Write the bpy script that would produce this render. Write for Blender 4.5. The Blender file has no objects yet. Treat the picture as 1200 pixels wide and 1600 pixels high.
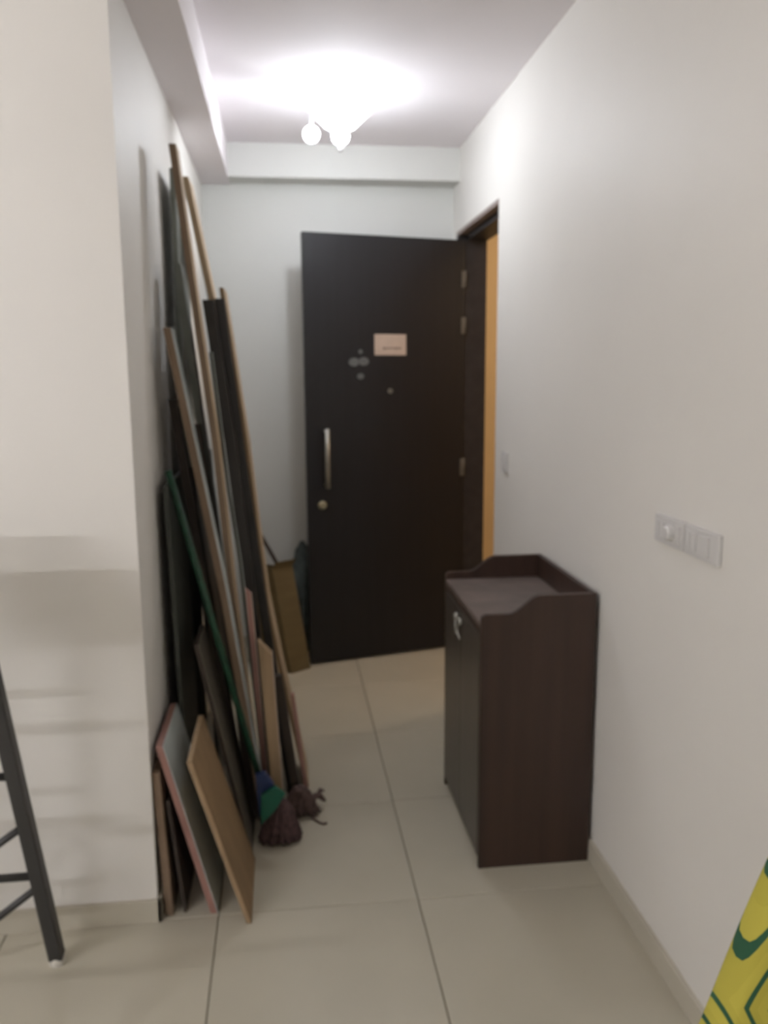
import bpy, bmesh, math, random
from mathutils import Vector, Matrix
C = bpy.context.scene.collection
S = bpy.context.scene
random.seed(7)

# ---------------------------------------------------------------- camera
PITCH, YAW, ROLL, H = math.radians(9.46), math.radians(6.8), math.radians(0.37), 1.585
fw = Vector((math.sin(YAW) * math.cos(PITCH), math.cos(YAW) * math.cos(PITCH), -math.sin(PITCH)))
r0 = Vector((math.cos(YAW), -math.sin(YAW), 0))
u0 = r0.cross(fw)
R_ = r0 * math.cos(ROLL) - u0 * math.sin(ROLL)
U_ = u0 * math.cos(ROLL) + r0 * math.sin(ROLL)
cam = bpy.data.cameras.new('camera')
co = bpy.data.objects.new('camera', cam)
C.objects.link(co)
m = Matrix.Identity(4)
for i in range(3):
    m[i][0], m[i][1], m[i][2] = R_[i], U_[i], -fw[i]
m[0][3], m[1][3], m[2][3] = 0, 0, H
co.matrix_world = m
cam.sensor_fit = 'VERTICAL'
cam.sensor_height = 36
cam.sensor_width = 27
cam.lens = 1300 / 1600 * 36
cam.clip_start = 0.02
cam.dof.use_dof = True            # the phone had focused far too near: everything is softly out of focus
cam.dof.focus_distance = 0.5
cam.dof.aperture_fstop = 10.5
S.camera = co

# ---------------------------------------------------------------- world, light, exposure
w = bpy.data.worlds.new('world')
S.world = w
w.use_nodes = True
w.node_tree.nodes['Background'].inputs[0].default_value = (0.55, 0.55, 0.6, 1)
w.node_tree.nodes['Background'].inputs[1].default_value = 0.15
S.view_settings.view_transform = 'Standard'
S.view_settings.look = 'None'
S.view_settings.exposure = 0.0
S.view_settings.gamma = 1
S.view_settings.use_curve_mapping = False
HALL_LAMP = 7.0        # emission of the hall lamp shade
HALL_BULB = 295.0        # emission of its bare bulb
TUBE = 124.0            # emission of the living room tube and the added fill tube
LOBBY = 30.0            # watts of the stairwell lamp


def light(name, typ, loc, energy, col, **k):
    l = bpy.data.lights.new(name, typ)
    l.energy = energy
    l.color = col
    for a, b in k.items():
        setattr(l, a, b)
    o = bpy.data.objects.new(name, l)
    o.location = loc
    C.objects.link(o)
    return o


light('lobby_light', 'POINT', (2.3, 4.3, 2.3), LOBBY, (1, .79, .58), shadow_soft_size=.1)


# ---------------------------------------------------------------- materials
def new_mat(name):
    mt = bpy.data.materials.new(name)
    mt.use_nodes = True
    nt = mt.node_tree
    return mt, nt, nt.nodes['Principled BSDF']


def lin(c):
    return tuple(((x / 255) / 12.92 if x / 255 <= .04045 else ((x / 255 + .055) / 1.055) ** 2.4) for x in c) + (1,)


def mat(name, col, rough=.6, metal=0, var=.12, scale=(6, 6, 6), bump=.0, detail=4, spec=.5, bscale=60, emit=None, es=0):
    """noise-mottled paint or plastic; scale is stretched to give grain"""
    mt, nt, b = new_mat(name)
    c = lin(col)
    tc = nt.nodes.new('ShaderNodeTexCoord')
    mp = nt.nodes.new('ShaderNodeMapping')
    mp.inputs['Scale'].default_value = scale
    nz = nt.nodes.new('ShaderNodeTexNoise')
    nz.inputs['Scale'].default_value = 1
    nz.inputs['Detail'].default_value = detail
    cr = nt.nodes.new('ShaderNodeValToRGB')
    cr.color_ramp.elements[0].position = .3
    cr.color_ramp.elements[1].position = .7
    cr.color_ramp.elements[0].color = tuple(x * (1 - var) for x in c[:3]) + (1,)
    cr.color_ramp.elements[1].color = tuple(min(1, x * (1 + var)) for x in c[:3]) + (1,)
    L = nt.links.new
    L(tc.outputs['Object'], mp.inputs[0])
    L(mp.outputs[0], nz.inputs['Vector'])
    L(nz.outputs[0], cr.inputs[0])
    L(cr.outputs[0], b.inputs['Base Color'])
    b.inputs['Roughness'].default_value = rough
    b.inputs['Metallic'].default_value = metal
    b.inputs['Specular IOR Level'].default_value = spec
    if bump:
        n2 = nt.nodes.new('ShaderNodeTexNoise')
        n2.inputs['Scale'].default_value = bscale
        n2.inputs['Detail'].default_value = 3
        bp = nt.nodes.new('ShaderNodeBump')
        bp.inputs['Strength'].default_value = bump
        bp.inputs['Distance'].default_value = .002
        L(tc.outputs['Object'], n2.inputs['Vector'])
        L(n2.outputs[0], bp.inputs['Height'])
        L(bp.outputs[0], b.inputs['Normal'])
    if es:
        b.inputs['Emission Color'].default_value = emit
        b.inputs['Emission Strength'].default_value = es
    return mt


M = {}
M['wall'] = mat('wall_paint', (232, 229, 223), .55, var=.02, scale=(1.5,) * 3, bump=.25, bscale=25)
M['hallwall'] = mat('hall_wall_paint', (222, 222, 217), .55, var=.02, scale=(1.5,) * 3, bump=.25, bscale=25)
M['ceil'] = mat('ceiling_paint', (246, 240, 242), .8, var=.02, scale=(1.2,) * 3)
M['lobby'] = mat('lobby_paint', (222, 200, 160), .7, var=.03)
M['skirt'] = mat('skirting_tile', (196, 190, 174), .35, var=.04)
M['grout'] = mat('grout', (120, 112, 98), .9)
M['tile'] = mat('floor_tile', (192, 186, 168), .24, var=.05, scale=(2.2,) * 3, detail=8, spec=.45)
M['door'] = mat('door_laminate', (17, 16, 20), .5, var=.3, scale=(30, 30, 1.2))
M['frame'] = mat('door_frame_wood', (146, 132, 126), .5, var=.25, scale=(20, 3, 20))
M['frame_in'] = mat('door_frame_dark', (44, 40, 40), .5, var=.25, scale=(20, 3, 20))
M['steel'] = mat('brushed_steel', (160, 158, 150), .4, .7, var=.05)
M['brass'] = mat('pale_brass', (196, 188, 158), .35, .85, var=.05)
M['paper'] = mat('beige_paper', (196, 176, 160), .8, var=.05, scale=(20,) * 3)
M['ink'] = mat('faded_ink', (120, 104, 92), .9)
M['silver'] = mat('silver_emblem', (104, 106, 106), .6, .1, var=.25, scale=(60,) * 3)
M['cab'] = mat('wenge_laminate', (56, 39, 31), .42, var=.34, scale=(16, 16, .7), detail=6)
M['cabdoor'] = mat('wenge_door_laminate', (66, 59, 52), .36, var=.18, scale=(26, 26, .9), detail=6)
M['cabtop'] = mat('cabinet_top_dusty', (104, 92, 86), .5, var=.22, scale=(9,) * 3, detail=6)
M['switch'] = mat('switch_plastic', (214, 212, 210), .4, var=.01)
M['switch_grey'] = mat('switch_shadow_grey', (182, 180, 176), .5, var=.01)
M['ply'] = mat('plywood', (142, 116, 84), .7, var=.16, scale=(14, 14, 1.6))
M['ply_edge'] = mat('plywood_edge', (156, 132, 102), .75, var=.2, scale=(60, 60, 4))
M['ply_pale'] = mat('plywood_pale', (180, 158, 128), .75, var=.12, scale=(14, 14, 1.6))
M['brown'] = mat('raw_board_brown', (128, 108, 88), .75, var=.18, scale=(20, 20, 2))
M['dbrown'] = mat('dark_brown_board', (60, 51, 44), .7, var=.22, scale=(20, 20, 2))
M['black'] = mat('black_laminate', (28, 25, 24), .5, var=.25, scale=(20, 20, 2))
M['grey'] = mat('grey_laminate', (118, 122, 115), .6, var=.1, scale=(12, 12, 2))
M['dgrey'] = mat('dark_grey_laminate', (66, 70, 64), .6, var=.15, scale=(12, 12, 2))
M['taupe'] = mat('taupe_laminate', (104, 98, 87), .6, var=.1, scale=(12, 12, 2))
M['white'] = mat('white_laminate', (188, 196, 194), .45, var=.04)
M['cream'] = mat('cream_wood', (186, 168, 152), .7, var=.1, scale=(20, 20, 3))
M['pink'] = mat('pink_edge_band', (152, 114, 104), .7, var=.15, scale=(20, 20, 4))
M['carton'] = mat('carton_board', (106, 92, 62), .85, var=.12, scale=(5, 5, 20))
M['bag'] = mat('grey_cloth', (78, 86, 84), .9, var=.25, scale=(20,) * 3)
M['green'] = mat('green_enamel', (16, 62, 42), .45, var=.5, scale=(60, 60, 40))
M['gclip'] = mat('green_plastic', (16, 92, 72), .45, var=.08)
M['bclip'] = mat('blue_plastic', (36, 54, 98), .45, var=.08)
M['mop'] = mat('maroon_yarn', (84, 64, 64), .95, var=.35, scale=(60,) * 3)
M['mop2'] = mat('dusty_maroon_yarn', (96, 78, 74), .95, var=.35, scale=(60,) * 3)
M['metal'] = mat('black_painted_metal', (52, 51, 50), .45, var=.12)
M['rubber'] = mat('white_rubber', (214, 210, 200), .6, var=.03)
M['lampmetal'] = mat('lamp_white_metal', (220, 220, 222), .4, .1, var=.02)
M['glow'] = mat('hall_lamp_glass', (255, 255, 255), .4, var=0, emit=(.88, .93, 1, 1), es=HALL_LAMP)
M['bulb'] = mat('hall_bulb_glass', (255, 255, 255), .4, var=0, emit=(.88, .93, 1, 1), es=HALL_BULB)
M['glow_bulb'] = mat('small_bulb_glass', (255, 255, 255), .4, var=0, emit=(.88, .93, 1, 1), es=18)
M['tube'] = mat('tube_glass', (255, 255, 255), .4, var=0, emit=(.97, .965, 1, 1), es=TUBE)


def cloth_mat():
    mt, nt, b = new_mat('yellow_green_print')
    L = nt.links.new
    tc = nt.nodes.new('ShaderNodeTexCoord')
    sp = nt.nodes.new('ShaderNodeSeparateXYZ')
    L(tc.outputs['UV'], sp.inputs[0])

    def mth(op, a, b_=None, c=None):
        n = nt.nodes.new('ShaderNodeMath')
        n.operation = op
        for i, v in enumerate((a, b_, c)):
            if v is None:
                continue
            if isinstance(v, (int, float)):
                n.inputs[i].default_value = v
            else:
                L(v, n.inputs[i])
        return n.outputs[0]
    # nested lozenges repeated over the cloth
    u = mth('PINGPONG', mth('MULTIPLY', sp.outputs[0], 1), .5)
    v = mth('PINGPONG', mth('MULTIPLY', sp.outputs[1], 1), .5)
    d = mth('ADD', mth('POWER', u, 1.1), mth('POWER', v, 1.1))
    s = mth('FRACT', mth('MULTIPLY', d, 8.6))
    cr = nt.nodes.new('ShaderNodeValToRGB')
    cr.color_ramp.interpolation = 'CONSTANT'
    e = cr.color_ramp.elements
    e[0].color = lin((176, 166, 64))
    e[0].position = 0
    e[1].position = .34
    e[1].color = lin((32, 80, 54))
    n = e.new(.56)
    n.color = lin((182, 172, 68))
    L(s, cr.inputs[0])
    L(cr.outputs[0], b.inputs['Base Color'])
    b.inputs['Roughness'].default_value = .85
    return mt


M['cloth'] = cloth_mat()


# ---------------------------------------------------------------- helpers
def box(bm, x0, x1, y0, y1, z0, z1, bev=0):
    r = bmesh.ops.create_cube(bm, size=1)
    vs = r['verts']
    for v in vs:
        v.co = Vector(((x0 + x1) / 2 + v.co.x * (x1 - x0), (y0 + y1) / 2 + v.co.y * (y1 - y0), (z0 + z1) / 2 + v.co.z * (z1 - z0)))
    if bev:
        es = list({e for v in vs for e in v.link_edges})
        bmesh.ops.bevel(bm, geom=es, offset=bev, segments=2, profile=.6, affect='EDGES')
    return bm


def tube(bm, pts, rad, n=10, cap=True):
    """tube through points; rad a number or a list"""
    pts = [Vector(p) for p in pts]
    rs = rad if isinstance(rad, (list, tuple)) else [rad] * len(pts)
    rings = []
    up = None
    for i, p in enumerate(pts):
        d = (pts[min(i + 1, len(pts) - 1)] - pts[max(i - 1, 0)]).normalized()
        if up is None:
            up = d.orthogonal().normalized()
        up = (up - d * up.dot(d)).normalized()
        s = d.cross(up)
        rings.append([bm.verts.new(p + (up * math.cos(a) + s * math.sin(a)) * rs[i]) for a in [2 * math.pi * k / n for k in range(n)]])
    for a, b in zip(rings, rings[1:]):
        for k in range(n):
            bm.faces.new((a[k], a[(k + 1) % n], b[(k + 1) % n], b[k]))
    if cap:
        bm.faces.new(rings[0][::-1])
        bm.faces.new(rings[-1])
    return bm


def lathe(bm, prof, c, n=32):
    """prof: list of (r, z) around the vertical axis through c"""
    c = Vector(c)
    rings = []
    for r, z in prof:
        r = max(r, 1e-4)
        rings.append([bm.verts.new(c + Vector((r * math.cos(2 * math.pi * k / n), r * math.sin(2 * math.pi * k / n), z))) for k in range(n)])
    for a, b in zip(rings, rings[1:]):
        for k in range(n):
            bm.faces.new((a[k], a[(k + 1) % n], b[(k + 1) % n], b[k]))
    bm.faces.new(rings[0][::-1])
    bm.faces.new(rings[-1])
    return bm


def prism(bm, poly, off):
    """closed polygon of 3D points extruded by the vector off"""
    off = Vector(off)
    a = [bm.verts.new(Vector(p)) for p in poly]
    b = [bm.verts.new(Vector(p) + off) for p in poly]
    n = len(a)
    bm.faces.new(a[::-1])
    bm.faces.new(b)
    for i in range(n):
        bm.faces.new((a[i], a[(i + 1) % n], b[(i + 1) % n], b[i]))
    return bm


def obj(name, bm, mt, parent=None, origin=None, smooth=False, bevel=0):
    """link bm (built in world coordinates) as one mesh object"""
    bmesh.ops.recalc_face_normals(bm, faces=bm.faces[:])
    if parent is not None:
        org = Vector(parent['_o'])
    else:
        org = Vector(origin) if origin is not None else Vector((0, 0, 0))
    for v in bm.verts:
        v.co -= org
    me = bpy.data.meshes.new(name)
    bm.to_mesh(me)
    bm.free()
    me.materials.append(mt)
    if smooth:
        for p in me.polygons:
            p.use_smooth = True
    o = bpy.data.objects.new(name, me)
    C.objects.link(o)
    o['_o'] = tuple(org)
    if parent is not None:
        o.parent = parent
    else:
        o.location = org
    if bevel:
        b = o.modifiers.new('bevel', 'BEVEL')
        b.width = bevel
        b.segments = 2
        b.limit_method = 'ANGLE'
    return o


def tag(o, label, cat, group=None):
    o['label'] = label
    o['category'] = cat
    if group:
        o['group'] = group
    return o


def thing(name, label, cat, loc, group=None):
    o = bpy.data.objects.new(name, None)
    o.empty_display_size = .05
    C.objects.link(o)
    o.location = loc
    o['_o'] = tuple(loc)
    return tag(o, label, cat, group)


def struct(name, bm, mt, parent=None, **k):
    o = obj(name, bm, mt, parent, **k)
    if parent is None:
        o['kind'] = 'structure'
    return o


# ---------------------------------------------------------------- the setting
XL, XR, YC, YB, ZC = -.404, .97, 2.287, 4.764, 2.765
RX0, RY0 = -3.8, -2.6          # far corner of the living room behind the camera
DY0, DY1, DZ = 3.765, 4.66, 2.345    # doorway in the right wall
WT = .16

# floor slab and its 60 cm tiles
fl = struct('floor', box(bmesh.new(), RX0, XR, RY0, YB, -.06, -.004), M['grout'])
areas = [(RX0, XR, RY0, YC), (XL, XR, YC, YB)]
xs = [.97 - .6 * k for k in range(0, 9)]
ys = [2.287 + .6 * k for k in range(-9, 6)]
meshes = {}
G = .0018


def add_tile(x0, x1, y0, y1):
    if x1 - x0 < .02 or y1 - y0 < .02:
        return
    key = (round(x1 - x0, 3), round(y1 - y0, 3))
    if key not in meshes:
        b = box(bmesh.new(), 0, x1 - x0 - 2 * G, 0, y1 - y0 - 2 * G, -.005, 0)
        top = [e for e in b.edges if all(v.co.z > -.001 for v in e.verts)]
        bmesh.ops.bevel(b, geom=top, offset=.0012, segments=1, affect='EDGES')
        me = bpy.data.meshes.new('tile')
        b.to_mesh(me)
        b.free()
        me.materials.append(M['tile'])
        meshes[key] = me
    o = bpy.data.objects.new('tile', meshes[key])
    o.location = (x0 + G, y0 + G, random.uniform(-.0003, 0))
    o.parent = fl
    C.objects.link(o)


for (ax0, ax1, ay0, ay1) in areas:
    for i in range(len(xs)):
        for j in range(len(ys)):
            x1 = xs[i]
            x0 = x1 - .6
            y0 = ys[j]
            y1 = y0 + .6
            a, b_, c, d = max(x0, ax0), min(x1, ax1), max(y0, ay0), min(y1, ay1)
            if a < b_ and c < d:
                add_tile(a, b_, c, d)

struct('ceiling', box(bmesh.new(), RX0 - .15, XR + WT, RY0 - .15, YB + .15, ZC, ZC + .12), M['ceil'])
# right wall round the doorway
bm = bmesh.new()
box(bm, XR, XR + WT, RY0 - .15, DY0, -.06, ZC)
box(bm, XR, XR + WT, DY1, YB + .15, -.06, ZC)
box(bm, XR, XR + WT, DY0, DY1, DZ, ZC)
struct('wall_right', bm, M['wall'])
struct('wall_back', box(bmesh.new(), XL - .15, XR, YB, YB + .15, -.06, ZC), M['hallwall'])
struct('wall_left', box(bmesh.new(), RX0 - .15, XL, YC, YB, -.06, ZC), M['wall'])
struct('wall_far_left', box(bmesh.new(), RX0 - .15, RX0, RY0 - .15, YC, -.06, ZC), M['wall'])
struct('wall_front', box(bmesh.new(), RX0, XR, RY0 - .15, RY0, -.06, ZC), M['wall'])
# ceiling beams
bm = bmesh.new()
box(bm, XL, -.255, YC, YB, 2.59, ZC)
struct('trim_1', bm, M['ceil'])
bm = bmesh.new()
box(bm, -.255, XR, 4.6, YB, 2.597, ZC)
struct('trim_2', bm, M['hallwall'])
# skirtings
SK = .07
struct('baseboard_right', box(bmesh.new(), XR - .013, XR, RY0, DY0 - .03, 0, SK, .001), M['skirt'])
struct('baseboard_left', box(bmesh.new(), XL, XL + .011, YC - .012, YB, 0, SK, .001), M['skirt'])
struct('baseboard_near_left', box(bmesh.new(), RX0, XL + .011, YC - .012, YC, 0, SK, .001), M['skirt'])
struct('baseboard_back', box(bmesh.new(), XL + .011, XR, YB - .012, YB, 0, SK, .001), M['skirt'])

# stairwell lobby outside the doorway
bm = bmesh.new()
X2 = 3.2
box(bm, XR + WT, X2, 1.9, 5.6, -.1, -.005)
struct('floor_lobby', bm, M['tile'])
struct('wall_lobby_back', box(bmesh.new(), XR + WT, X2, 5.6, 5.7, -.1, 2.9), M['lobby'])
struct('wall_lobby_right', box(bmesh.new(), X2, X2 + .1, 1.8, 5.7, -.1, 2.9), M['lobby'])
struct('wall_lobby_front', box(bmesh.new(), XR + WT, X2, 1.8, 1.9, -.1, 2.9), M['lobby'])
struct('ceiling_lobby', box(bmesh.new(), XR + WT, X2, 1.8, 5.7, 2.8, 2.9), M['lobby'])

# door frame: lining with a stop, head seen from below
fr = thing('door_frame', 'dark brown wooden door frame set in the right wall', 'door frame', (XR, (DY0 + DY1) / 2, 0))
obj('head', box(bmesh.new(), XR - .003, XR + WT, DY0, DY1, DZ - .022, DZ, .002), M['frame'], fr)
bm = bmesh.new()
box(bm, XR + .045, XR + WT, DY0 + .02, DY1 - .02, DZ - .05, DZ - .022, .002)
obj('head_stop', bm, M['frame_in'], fr)
obj('jamb', box(bmesh.new(), XR + .05, XR + WT, DY0, DY0 + .022, 0, DZ - .022, .002), M['frame_in'], fr)
obj('jamb', box(bmesh.new(), XR - .004, XR + WT, DY1 - .03, DY1, 0, DZ - .022, .002), M['frame_in'], fr)
obj('threshold', box(bmesh.new(), XR + .0, XR + WT, DY0 + .022, DY1 - .03, -.006, .012, .002), M['frame'], fr)

# ---------------------------------------------------------------- the open door
A2 = Vector((.118, 4.398, 0))
B2 = Vector((1.0, 4.612, 0))
du = (B2 - A2).normalized()
dn = Vector((du.y, -du.x, 0))      # towards the camera
DL = (B2 - A2).length
Z = Vector((0, 0, 1))
door = thing('door_1', 'dark brown main door standing open into the passage', 'door', (B2.x, B2.y, 0))
door['kind'] = 'structure'


def dp(u, v, z):
    """point on the door: u along from the free edge, v out of its front face, z up"""
    return A2 + du * u + dn * v + Z * z


def dbox(u0, u1, v0, v1, z0, z1, bev=0):
    b = bmesh.new()
    box(b, u0, u1, v0, v1, z0, z1, bev)
    for v in b.verts:
        v.co = dp(v.co.x, v.co.y, v.co.z)
    return b


obj('leaf', dbox(0, DL, -.036, 0, .012, 2.296, .002), M['door'], door)
# full height pull
hd = obj('pull_handle', tube(bmesh.new(), [dp(.098, .045, .985), dp(.098, .045, 1.30)], .0125, 14), M['steel'], door, smooth=True)
for z in (1.0, 1.285):
    obj('post', tube(bmesh.new(), [dp(.098, 0, z), dp(.098, .045, z)], .008, 10), M['steel'], hd, smooth=True)
lk = obj('lock', tube(bmesh.new(), [dp(.078, 0, .89), dp(.078, .012, .89), dp(.078, .022, .89)], [.024, .022, .015], 20), M['brass'], door)
obj('keyhole', dbox(.076, .080, .021, .0235, .884, .896), M['black'], lk)
pv = obj('peephole', tube(bmesh.new(), [dp(.471, 0, 1.491), dp(.471, .005, 1.491)], .013, 16), M['steel'], door)
obj('lens', tube(bmesh.new(), [dp(.471, .005, 1.491), dp(.471, .0065, 1.491)], .006, 12), M['black'], pv)
for z0, z1 in ((2.045, 2.135), (1.797, 1.887), (1.008, 1.108)):
    hn = obj('hinge', dbox(DL - .016, DL - .001, 0, .004, z0, z1, .001), M['taupe'], door)
    obj('knuckle', tube(bmesh.new(), [dp(DL + .004, .003, z0), dp(DL + .004, .003, z1)], .006, 10), M['taupe'], hn, smooth=True)

# paper notice and emblem stuck on the door
sg = obj('notice', dbox(.383, .563, .0005, .003, 1.681, 1.791), M['paper'], origin=dp(.47, 0, 1.68))
tag(sg, 'beige paper notice stuck on the dark door', 'notice')
bm = bmesh.new()
u = .43
while u < .535:
    wd = random.uniform(.008, .02)
    b2 = dbox(u, u + wd, .003, .0034, 1.713 + random.uniform(-.002, .002), 1.722, 0)
    tmp = bpy.data.meshes.new('t')
    b2.to_mesh(tmp)
    b2.free()
    bm.from_mesh(tmp)
    u += wd + .005
obj('faded_print', bm, M['ink'], sg)


def blob(u, z, ru, rz, th=.004, n=18):
    b = bmesh.new()
    prism(b, [dp(u + ru * math.cos(2 * math.pi * k / n), .0005, z + rz * math.sin(2 * math.pi * k / n)) for k in range(n)], dn * th)
    return b


em = thing('door_emblem', 'small dull silver emblem stuck on the dark door beside the notice', 'emblem', dp(.29, .0005, 1.53))
obj('backing', blob(.293, 1.622, .05, .095, .0012, 24), M['door'], em)
obj('lobe', blob(.266, 1.645, .029, .022), M['silver'], em)
obj('lobe', blob(.320, 1.648, .029, .022), M['silver'], em)
obj('tip', blob(.302, 1.570, .019, .016), M['silver'], em)
obj('crest', blob(.303, 1.699, .011, .012, .003), M['silver'], em)

# ---------------------------------------------------------------- hall ceiling lamp
LX, LY = .270, 3.74
lamp = thing('ceiling_lamp', 'glowing white ceiling lamp in the passage', 'lamp', (LX, LY, ZC))
obj('canopy', lathe(bmesh.new(), [(.0, -.02), (.05, -.02), (.07, -.008), (.072, 0), (0, 0)], (LX, LY, ZC - .0005), 28), M['lampmetal'], lamp, smooth=True)
obj('shade', lathe(bmesh.new(), [(.040, -.160), (.066, -.150), (.098, -.12), (.130, -.09), (.150, -.06), (.145, -.048), (.0, -.045)], (LX, LY, ZC), 32), M['glow'], lamp, smooth=True)
obj('stem', tube(bmesh.new(), [(LX, LY, ZC - .046), (LX, LY, ZC - .018)], .012, 12), M['lampmetal'], lamp, smooth=True)
bm = bmesh.new()
bmesh.ops.create_uvsphere(bm, u_segments=20, v_segments=14, radius=.036, matrix=Matrix.Translation((LX, LY, ZC - .185)))
obj('bulb', bm, M['bulb'], lamp, smooth=True)
obj('finial', lathe(bmesh.new(), [(.003, -.25), (.010, -.243), (.011, -.215), (.010, -.206), (0, -.206)], (LX, LY, ZC), 16), M['lampmetal'], lamp, smooth=True)
bm = bmesh.new()
bmesh.ops.create_uvsphere(bm, u_segments=20, v_segments=12, radius=.034, matrix=Matrix.Translation((LX - .125, LY - .05, ZC - .195)))
obj('bulb', bm, M['glow_bulb'], lamp, smooth=True)
obj('arm', tube(bmesh.new(), [(LX - .02, LY - .01, ZC - .03), (LX - .09, LY - .035, ZC - .05), (LX - .125, LY - .05, ZC - .1), (LX - .125, LY - .05, ZC - .165)], .007, 8), M['lampmetal'], lamp, smooth=True)

# tube light of the living room, behind the photographer; the second is an unseen one added as fill
for lx, ly, lab in ((-2.2, -1.0, 'white ceiling tube light at the left of the living room'), (-2.6, .1, 'unseen fill tube light added nearer the passage in the living room')):
    tl = thing('tube_light', lab, 'lamp', (lx, ly, ZC))
    obj('batten', box(bmesh.new(), lx - .6, lx + .6, ly - .04, ly + .04, ZC - .05, ZC - .0005, .004), M['lampmetal'], tl)
    obj('tube', tube(bmesh.new(), [(lx - .57, ly, ZC - .075), (lx + .57, ly, ZC - .075)], .025, 14), M['tube'], tl, smooth=True)

# ---------------------------------------------------------------- shoe cabinet
CX0, CX1, CY0, CY1 = .600, .955, 2.415, 3.0
cb = thing('shoe_cabinet', 'dark brown wooden shoe cabinet with two doors against the right wall', 'cabinet', ((CX0 + CX1) / 2, (CY0 + CY1) / 2, 0))


def side(y0, y1):
    prof = [(CX0 - .012, 0), (CX0 - .012, .842), (CX0 + .002, .850), (CX0 + .075, .850)]
    for k in range(1, 9):
        t = k / 8
        prof.append((CX0 + .075 + .10 * t, .850 + .056 * (3 * t * t - 2 * t ** 3)))
    prof += [(CX1, .906), (CX1, 0)]
    return prism(bmesh.new(), [(x, y0, z) for x, z in prof], (0, y1 - y0, 0))


obj('side_panel', side(CY0, CY0 + .018), M['cab'], cb, bevel=.0015)
obj('side_panel', side(CY1 - .018, CY1), M['cab'], cb, bevel=.0015)
obj('back_panel', box(bmesh.new(), CX1 - .016, CX1, CY0 + .018, CY1 - .018, .03, .906), M['cab'], cb, bevel=.0015)
obj('top_board', box(bmesh.new(), CX0 - .012, CX1 - .016, CY0 + .018, CY1 - .018, .806, .824, .001), M['cabtop'], cb)
obj('bottom_board', box(bmesh.new(), CX0, CX1 - .016, CY0 + .018, CY1 - .018, .035, .053), M['cab'], cb)
obj('plinth', box(bmesh.new(), CX0 + .004, CX0 + .02, CY0 + .018, CY1 - .018, 0, .035), M['cab'], cb)
ym = (CY0 + CY1) / 2
obj('front_rail', box(bmesh.new(), CX0 - .010, CX0 + .01, CY0 + .018, CY1 - .018, .782, .806, .001), M['cab'], cb)
for a, b_, hy in ((CY0 + .0195, ym - .0015, ym - .032), (ym + .0015, CY1 - .0195, ym + .032)):
    dr = obj('door', box(bmesh.new(), CX0 - .014, CX0, a, b_, .037, .780, .0015), M['cabdoor'], cb)
    kb = obj('knob', tube(bmesh.new(), [(CX0 - .014, hy, .752), (CX0 - .024, hy, .752), (CX0 - .032, hy, .752)], [.010, .016, .010], 16), M['steel'], dr, smooth=True)
    pts = [(CX0 - .024 - .006 * math.sin(math.pi * t / 10), hy + .016 * math.sin(2 * math.pi * t / 20 - math.pi / 2 + math.pi / 2) * (1 if a < ym - .1 else -1),
            .752 - .062 * t / 10) for t in range(11)]
    obj('pull_ring', tube(bmesh.new(), pts, .0045, 8), M['steel'], dr, smooth=True)

# ---------------------------------------------------------------- switches on the right wall


def plate(y0, y1, z0, z1, label, rock, knob=None):
    t = thing('switch_plate', label, 'switch', (XR, (y0 + y1) / 2, (z0 + z1) / 2))
    obj('frame', box(bmesh.new(), XR - .012, XR - .0003, y0, y1, z0, z1, .003), M['switch'], t)
    n = len(rock)
    for a, b_ in rock:
        r = bmesh.new()
        box(r, XR - .017, XR - .012, a, b_, z0 + .014, z1 - .014, .0015)
        obj('rocker', r, M['switch'], t)
    if knob:
        obj('dial', tube(bmesh.new(), [(XR - .012, knob, (z0 + z1) / 2), (XR - .026, knob, (z0 + z1) / 2), (XR - .03, knob, (z0 + z1) / 2)], [.021, .019, .015], 24), M['switch'], t, smooth=False)
    return t


plate(1.890, 2.045, 1.150, 1.222, 'white wall switch plate with a round dial, on the right wall', [(2.012, 2.034), (1.985, 2.007), (1.902, 1.922)], 1.950)
plate(1.722, 1.880, 1.150, 1.222, 'white wall switch plate with rockers only, nearest the camera', [(1.846, 1.868), (1.820, 1.842), (1.76, 1.80)])
plate(3.525, 3.61, 1.150, 1.240, 'small white wall switch plate beside the doorway', [(3.54, 3.564), (3.571, 3.595)])

# ---------------------------------------------------------------- leaning boards


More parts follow.
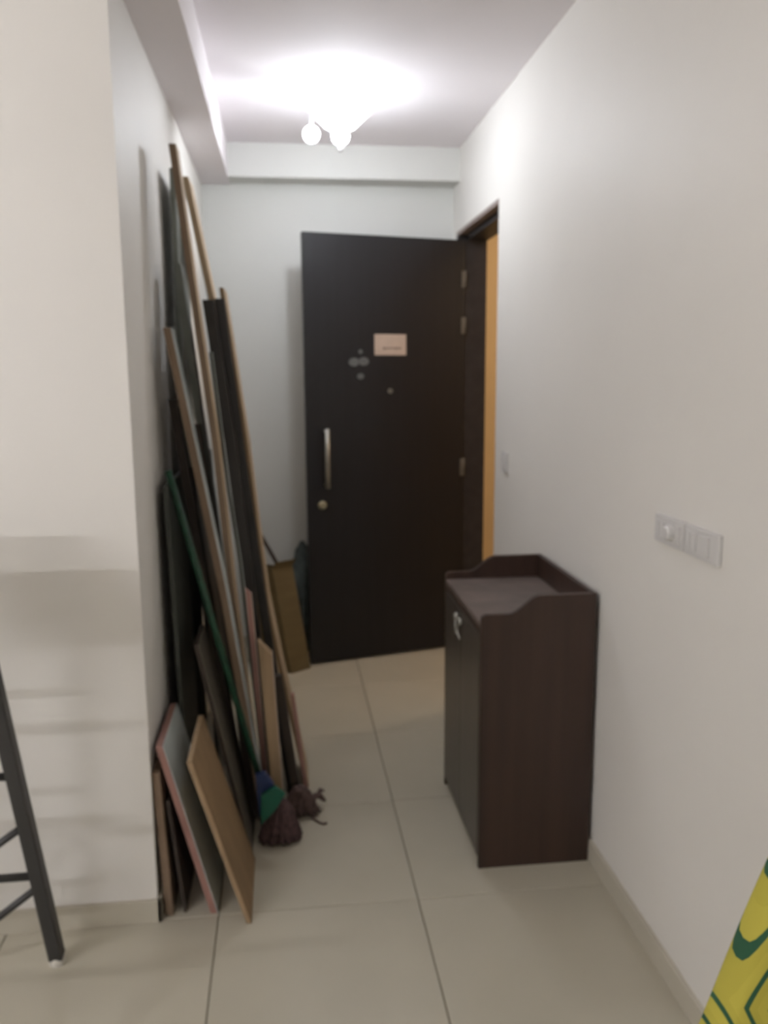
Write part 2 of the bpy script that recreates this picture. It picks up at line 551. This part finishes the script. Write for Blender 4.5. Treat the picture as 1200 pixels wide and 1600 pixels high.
def board(label, pts, y0, w_, t, m_edge, lam=None, slant=0, name='wooden_board', cat='board', rake=0, group=None):
    """pts: (x, z) of the near edge's middle from the floor up; leans to the left wall; width w_ along the passage"""
    pts = list(pts)
    (xa, za), (xb, zb) = pts[0], pts[1]
    x_floor = xa - (xb - xa) / (zb - za) * za
    pts[0] = (x_floor, 0.0)
    ht = t / 2
    nsub = [(x, z) for x, z in pts]
    left = [(x - ht, z) for x, z in nsub]
    right = [(x + ht, z) for x, z in nsub]
    right[-1] = (right[-1][0] + slant * .2, right[-1][1] - slant)
    poly = [(x, y0, max(z, 0.0005)) for x, z in left] + [(x, y0, max(z, 0.0005)) for x, z in reversed(right)]
    bm = prism(bmesh.new(), poly, (0, w_, 0))
    if rake:      # far end of the top cut higher or lower
        for v in bm.verts:
            if v.co.y > y0 + w_ / 2 and v.co.z > pts[-1][1] - slant - .01:
                v.co.z += rake
    org = (x_floor, y0 + w_ / 2, 0)
    if lam is None:
        return tag(obj(name, bm, m_edge, origin=org, bevel=.001), label, cat, group)
    t_ = thing(name, label, cat, org, group)
    obj('core', bm, m_edge, t_, bevel=.001)
    lt = .0022
    r0_ = [(x + ht, z) for x, z in nsub]
    r0_[-1] = right[-1]
    poly = [(x, y0, max(z, .0005)) for x, z in r0_] + [(x + lt, y0, max(z, .0005)) for x, z in reversed(r0_)]
    lb = prism(bmesh.new(), poly, (0, w_, 0))
    if rake:
        for v in lb.verts:
            if v.co.y > y0 + w_ / 2 and v.co.z > pts[-1][1] - slant - .01:
                v.co.z += rake
    obj('laminate', lb, lam, t_)
    return t_


# the short off-cuts in front
board('brown off-cut board nearest the wall corner, low on the floor', [(-.374, 0), (-.392, .455)], 2.30, .24, .022, M['brown'])
board('dark brown board added as shade behind the white-faced short board', [(-.330, 0), (-.364, .36)], 2.31, .24, .010, M['dbrown'])  # added board, its dark colour stands in for shade under the leaning board
board('short white-faced board with pinkish edges at the wall corner', [(-.244, 0), (-.378, .537)], 2.295, .32, .020, M['pink'], M['white'])
board('short bare plywood board standing in front of the stack', [(-.140, 0), (-.289, .512)], 2.235, .33, .013, M['ply_edge'], M['ply'])
board('grey-taupe faced board leaning behind the short plywood board', [(-.150, 0), (-.297, .735)], 2.60, .215, .014, M['dbrown'], M['taupe'])
board('dark grey-green sheet standing close to the wall behind the short boards', [(-.345, 0), (-.372, 1.243)], 2.63, .44, .014, M['dgrey'])
# the long ones
board('brown-edged white-faced long board, leaning furthest to the front', [(-.096, 0), (-.220, .907), (-.356, 1.730)], 2.72, .075, .024, M['brown'], M['white'])
board('dark brown board behind the green mop pole', [(-.172, 0), (-.366, 1.504)], 2.83, .07, .026, M['dbrown'])
board('dark grey sheet standing flat along the wall, reaching almost to the beam', [(-.372, 0), (-.365, 1.2), (-.362, 2.29)], 3.09, .35, .016, M['grey'], M['grey'])
board('grey laminated long board left of the tallest plywood board', [(-.160, 0), (-.258, 1.114), (-.340, 1.95)], 2.925, .085, .022, M['grey'], M['grey'])
board('tallest plywood board, its brown edge reaching almost to the ceiling beam', [(-.118, 0), (-.191, .836), (-.229, 1.366), (-.268, 1.726), (-.325, 2.297)], 2.81, .09, .020, M['brown'], M['ply_pale'])
board('pale plywood board behind the tallest plywood board', [(-.013, 0), (-.258, 1.871), (-.332, 2.29)], 3.22, .16, .020, M['ply_pale'], M['ply_pale'])
board('dark brown board squeezed between the mop pole and the front long board', [(-.143, 0), (-.243, 1.0), (-.292, 1.42)], 2.825, .07, .024, M['dbrown'])
board('large black sheet deep in the stack, seen low between the boards', [(-.285, 0), (-.338, 1.25)], 3.10, .75, .014, M['black'])
board('thin strip of pale grey board between two dark boards', [(-.098, 0), (-.166, .922), (-.197, 1.186), (-.240, 1.66)], 2.908, .012, .010, M['dgrey'], M['white'])
board('black board with a flat top, left one of the black pair', [(-.066, 0), (-.138, .842), (-.187, 1.356), (-.244, 1.833)], 2.925, .05, .036, M['black'])
board('black board with a flat top, right one of the black pair', [(-.004, 0), (-.099, .789), (-.162, 1.373), (-.210, 1.842)], 2.98, .045, .032, M['black'])
board('tan-edged bowed plywood sheet at the right of the stack', [(.052, 0), (-.036, .478), (-.081, .743), (-.113, 1.061), (-.137, 1.329), (-.205, 1.883)], 3.03, .20, .013, M['ply'], M['ply_pale'])
board('short board with a reddish edge at the right foot of the stack', [(.054, 0), (.005, .433)], 2.895, .028, .014, M['pink'])
board('dark board foot leaning beside the reddish-edged board', [(.018, 0), (-.045, .52)], 2.86, .032, .03, M['dbrown'])
board('narrow batten with a chipped white top and pinkish edge', [(-.089, 0), (-.139, .862)], 2.805, .02, .015, M['pink'], M['cream'], slant=.02)
board('short pale board with a ragged broken top', [(-.050, 0), (-.090, .685)], 2.76, .05, .036, M['ply_edge'], M['cream'], slant=.05)

# ---------------------------------------------------------------- mop and rag


def strands(cx, cy, rx, ry, hz, n, seed, r=.006, spill=1.0):
    """n limp yarn strands falling from a knot at height hz and spreading on the floor"""
    rnd = random.Random(seed)
    b = bmesh.new()
    for k in range(n):
        a = rnd.uniform(0, 2 * math.pi)
        d = math.sqrt(rnd.uniform(.02, 1))
        ex, ey = cx + rx * d * math.cos(a), cy + ry * d * math.sin(a)
        top = Vector((cx + rnd.uniform(-.012, .012), cy + rnd.uniform(-.012, .012), hz))
        hh = rnd.uniform(.2, .75) * hz * (1.1 - .7 * d)
        pts = []
        for i in range(8):
            t = i / 7
            x = top.x + (ex - top.x) * t ** .8
            y = top.y + (ey - top.y) * t ** .8
            z = hz * (1 - t) ** 1.0 + hh * math.sin(math.pi * t) * .5
            pts.append((x + rnd.uniform(-.005, .005), y + rnd.uniform(-.005, .005), max(z, r + .002 + rnd.uniform(0, .025) * (1 - d))))
        tube(b, pts, [r * .8] + [r * 1.2] * 6 + [r * .6], 5)
    return b


mp = thing('mop', 'mop with a green pole and maroon yarn head standing against the boards', 'mop', (-.06, 2.69, 0))
obj('pole', tube(bmesh.new(), [(-.108, 2.655, .22), (-.235, 2.65, .75), (-.362, 2.645, 1.29)], .011, 14), M['green'], mp, smooth=True)
b = bmesh.new()
prism(b, [(-.125, 2.62, .265), (-.092, 2.62, .272), (-.062, 2.62, .225), (-.117, 2.62, .110), (-.121, 2.62, .18)], (0, .03, 0))
obj('socket', b, M['bclip'], mp, bevel=.003)
b = bmesh.new()
prism(b, [(-.106, 2.60, .205), (-.060, 2.60, .233), (-.026, 2.60, .205), (-.063, 2.60, .145), (-.112, 2.60, .098)], (0, .018, 0))
obj('clamp', b, M['gclip'], mp, bevel=.003)
o = obj('yarn_head', strands(-.050, 2.668, .078, .05, .15, 230, 3, .0075), M['mop'], mp, smooth=True)
o['kind'] = 'stuff'

rg = thing('floor_rag', 'frayed dusty maroon rag bunched at the right foot of the boards', 'rag', (.05, 2.79, 0))
o = obj('yarn', strands(.022, 2.825, .072, .040, .11, 110, 11, .007), M['mop2'], rg, smooth=True)
o['kind'] = 'stuff'
b = bmesh.new()
tube(b, [(.06, 2.825, .04), (.080, 2.85, .06), (.098, 2.86, .05), (.115, 2.86, .03)], [.010, .012, .011, .005], 7)
tube(b, [(.085, 2.86, .05), (.100, 2.87, .07), (.112, 2.88, .06)], [.009, .009, .004], 7)
obj('knot', b, M['mop2'], rg, smooth=True)
obj('loose_strand', tube(bmesh.new(), [(.06, 2.80, .012), (.075, 2.775, .006), (.09, 2.755, .005), (.105, 2.745, .005), (.115, 2.75, .005)], .004, 7), M['mop2'], rg, smooth=True)

# ---------------------------------------------------------------- carton, stick and bundle behind the door's edge
ct = thing('carton', 'brown cardboard carton leaning in the corner behind the open door', 'carton', (.0, 4.32, 0))
e1 = Vector((.105, .075, 0))
e2 = Vector((-.16, .13, 0))
c0 = Vector((.006, 4.285, 0))
sh = Vector((-.085, .02, .575))
th = .006


def slab(p, a, up, n):
    return prism(bmesh.new(), [p, p + a, p + a + up, p + up], n)


n1 = Vector((-.4, .6, 0)).normalized() * th
obj('front_panel', slab(c0, e1, sh, n1), M['carton'], ct)
obj('left_panel', slab(c0 + n1, e2, sh, Vector((.5, .6, 0)).normalized() * th), M['carton'], ct)
obj('back_panel', slab(c0 + e2, e1, sh * .97, n1), M['carton'], ct)
obj('right_panel', slab(c0 + e1 + n1, e2, sh * .97, Vector((-.5, -.6, 0)).normalized() * th), M['carton'], ct)
obj('flap', slab(c0 + sh, e1, Vector((.02, -.01, .035)), n1), M['carton'], ct)
st = obj('wooden_stick', tube(bmesh.new(), [(.02, 4.39, .12), (-.045, 4.40, .56), (-.17, 4.41, .80)], .011, 10), M['dbrown'], origin=(.02, 4.39, .12), smooth=True)
tag(st, 'brown wooden stick poking out of the cardboard carton', 'stick')
b = bmesh.new()
bmesh.ops.create_icosphere(b, subdivisions=4, radius=1, matrix=Matrix.Translation((0, 0, 0)))
rnd = random.Random(5)
from mathutils import noise
for v in b.verts:
    k = 1 + .22 * noise.noise(v.co * 2.3) + .08 * noise.noise(v.co * 6)
    v.co = Vector((.10 + v.co.x * k * .115, 4.60 + v.co.y * k * .10, max(0.002, .33 + v.co.z * k * .30)))
    if v.co.z < .1:
        v.co.z = .002 + (v.co.z - .002) * .6
bd = obj('cloth_bag', b, M['bag'], origin=(.10, 4.60, 0), smooth=True)
tag(bd, 'dark grey cloth bag standing behind the carton at the door edge', 'bag')

# ---------------------------------------------------------------- black metal stand at the left
sd = thing('metal_stand', 'black metal stand with braced legs and white rubber feet at the left wall', 'stand', (-.9, 1.95, 0))


def leg(fx, fy, tx, ty, zt=1.3):
    a, b_ = Vector((fx, fy, .02)), Vector((tx, ty, zt))
    d = (b_ - a).normalized()
    s = Vector((1, 0, 0))
    s = (s - d * s.dot(d)).normalized()
    q = d.cross(s)
    hw = .0185
    lg = obj('leg', prism(bmesh.new(), [a + s * i * hw + q * j * hw for i, j in ((-1, -1), (1, -1), (1, 1), (-1, 1))], b_ - a), M['metal'], sd, bevel=.004)
    obj('rubber_foot', lathe(bmesh.new(), [(.021, 0), (.022, .012), (.02, .024), (0, .024)], (fx, fy, 0.0005), 16), M['rubber'], lg)
    return a, b_


a1, b1 = leg(-.652, 2.134, -.733, 1.916)
a2_, b2_ = leg(-1.15, 2.134, -1.07, 1.916)
a3, b3 = leg(-.652, 1.30, -.733, 1.52)
a4, b4 = leg(-1.15, 1.30, -1.07, 1.52)


def on(a, b_, z):
    return a + (b_ - a) * ((z - a.z) / (b_.z - a.z))


for z in (.293, .600, .90):
    obj('rung', tube(bmesh.new(), [on(a1, b1, z), on(a2_, b2_, z)], .011, 10), M['metal'], sd, smooth=True)
    obj('rung', tube(bmesh.new(), [on(a3, b3, z), on(a4, b4, z)], .011, 10), M['metal'], sd, smooth=True)
for z, zl in ((.262, .075), (.455, .293)):
    mid = (on(a1, b1, zl) + on(a2_, b2_, zl)) / 2
    obj('brace', tube(bmesh.new(), [on(a1, b1, z), mid], .010, 10), M['metal'], sd, smooth=True)
    obj('brace', tube(bmesh.new(), [on(a2_, b2_, z), mid], .010, 10), M['metal'], sd, smooth=True)
obj('platform', box(bmesh.new(), -1.11, -.70, 1.49, 1.94, 1.29, 1.325, .01), M['metal'], sd)

# ---------------------------------------------------------------- chair with the yellow printed cloth, low right corner
ch = thing('chair', 'chair with a yellow cloth cover printed in green, at the right', 'chair', (.75, .73, 0))
for x in (.60, .90):
    for y in (.53, .90):
        obj('leg', tube(bmesh.new(), [(x, y, 0), (x, y, .43)], .016, 10), M['metal'], ch, smooth=True)
obj('seat', box(bmesh.new(), .58, .92, .51, .93, .43, .47, .01), M['metal'], ch)

def cover():
    b = bmesh.new()
    uvl = b.loops.layers.uv.new('UVMap')
    nz, na = 40, 56
    grid = []
    for i in range(nz + 1):
        t = i / nz
        z = .30 + .70 * t
        k = math.sqrt(max(0, 1 - ((t - .93) / .07) ** 2)) if t > .93 else 1
        hw = (.205 - .35 * (z - .75)) * (.35 + .65 * k) + .003 * math.sin(9 * t)
        hd_ = (.075 - .04 * t) * (.3 + .7 * k)
        row = []
        for j in range(na):
            a = 2 * math.pi * j / na
            ca, sa = math.cos(a), math.sin(a)
            x = .755 + hw * math.copysign(abs(ca) ** .6, ca)
            y = .925 + hd_ * math.copysign(abs(sa) ** .6, sa) + .004 * (1 - t) * math.sin(6 * a + 4 * t)
            row.append(b.verts.new((min(x, .952), y, z)))
        grid.append(row)
    for i in range(nz):
        for j in range(na):
            b.faces.new((grid[i][j], grid[i][(j + 1) % na], grid[i + 1][(j + 1) % na], grid[i + 1][j]))
    b.faces.new(grid[-1])
    for f in b.faces:
        for l in f.loops:
            c = l.vert.co
            l[uvl].uv = ((c.x - .618) / .22, (c.z - .772) / .40)
    return b


obj('backrest', box(bmesh.new(), .70, .84, .915, .935, .47, .90, .008), M['metal'], ch)
cv = obj('cloth_cover', cover(), M['cloth'], ch, smooth=True)
cv['label'] = 'yellow cloth cover printed with nested green lines'
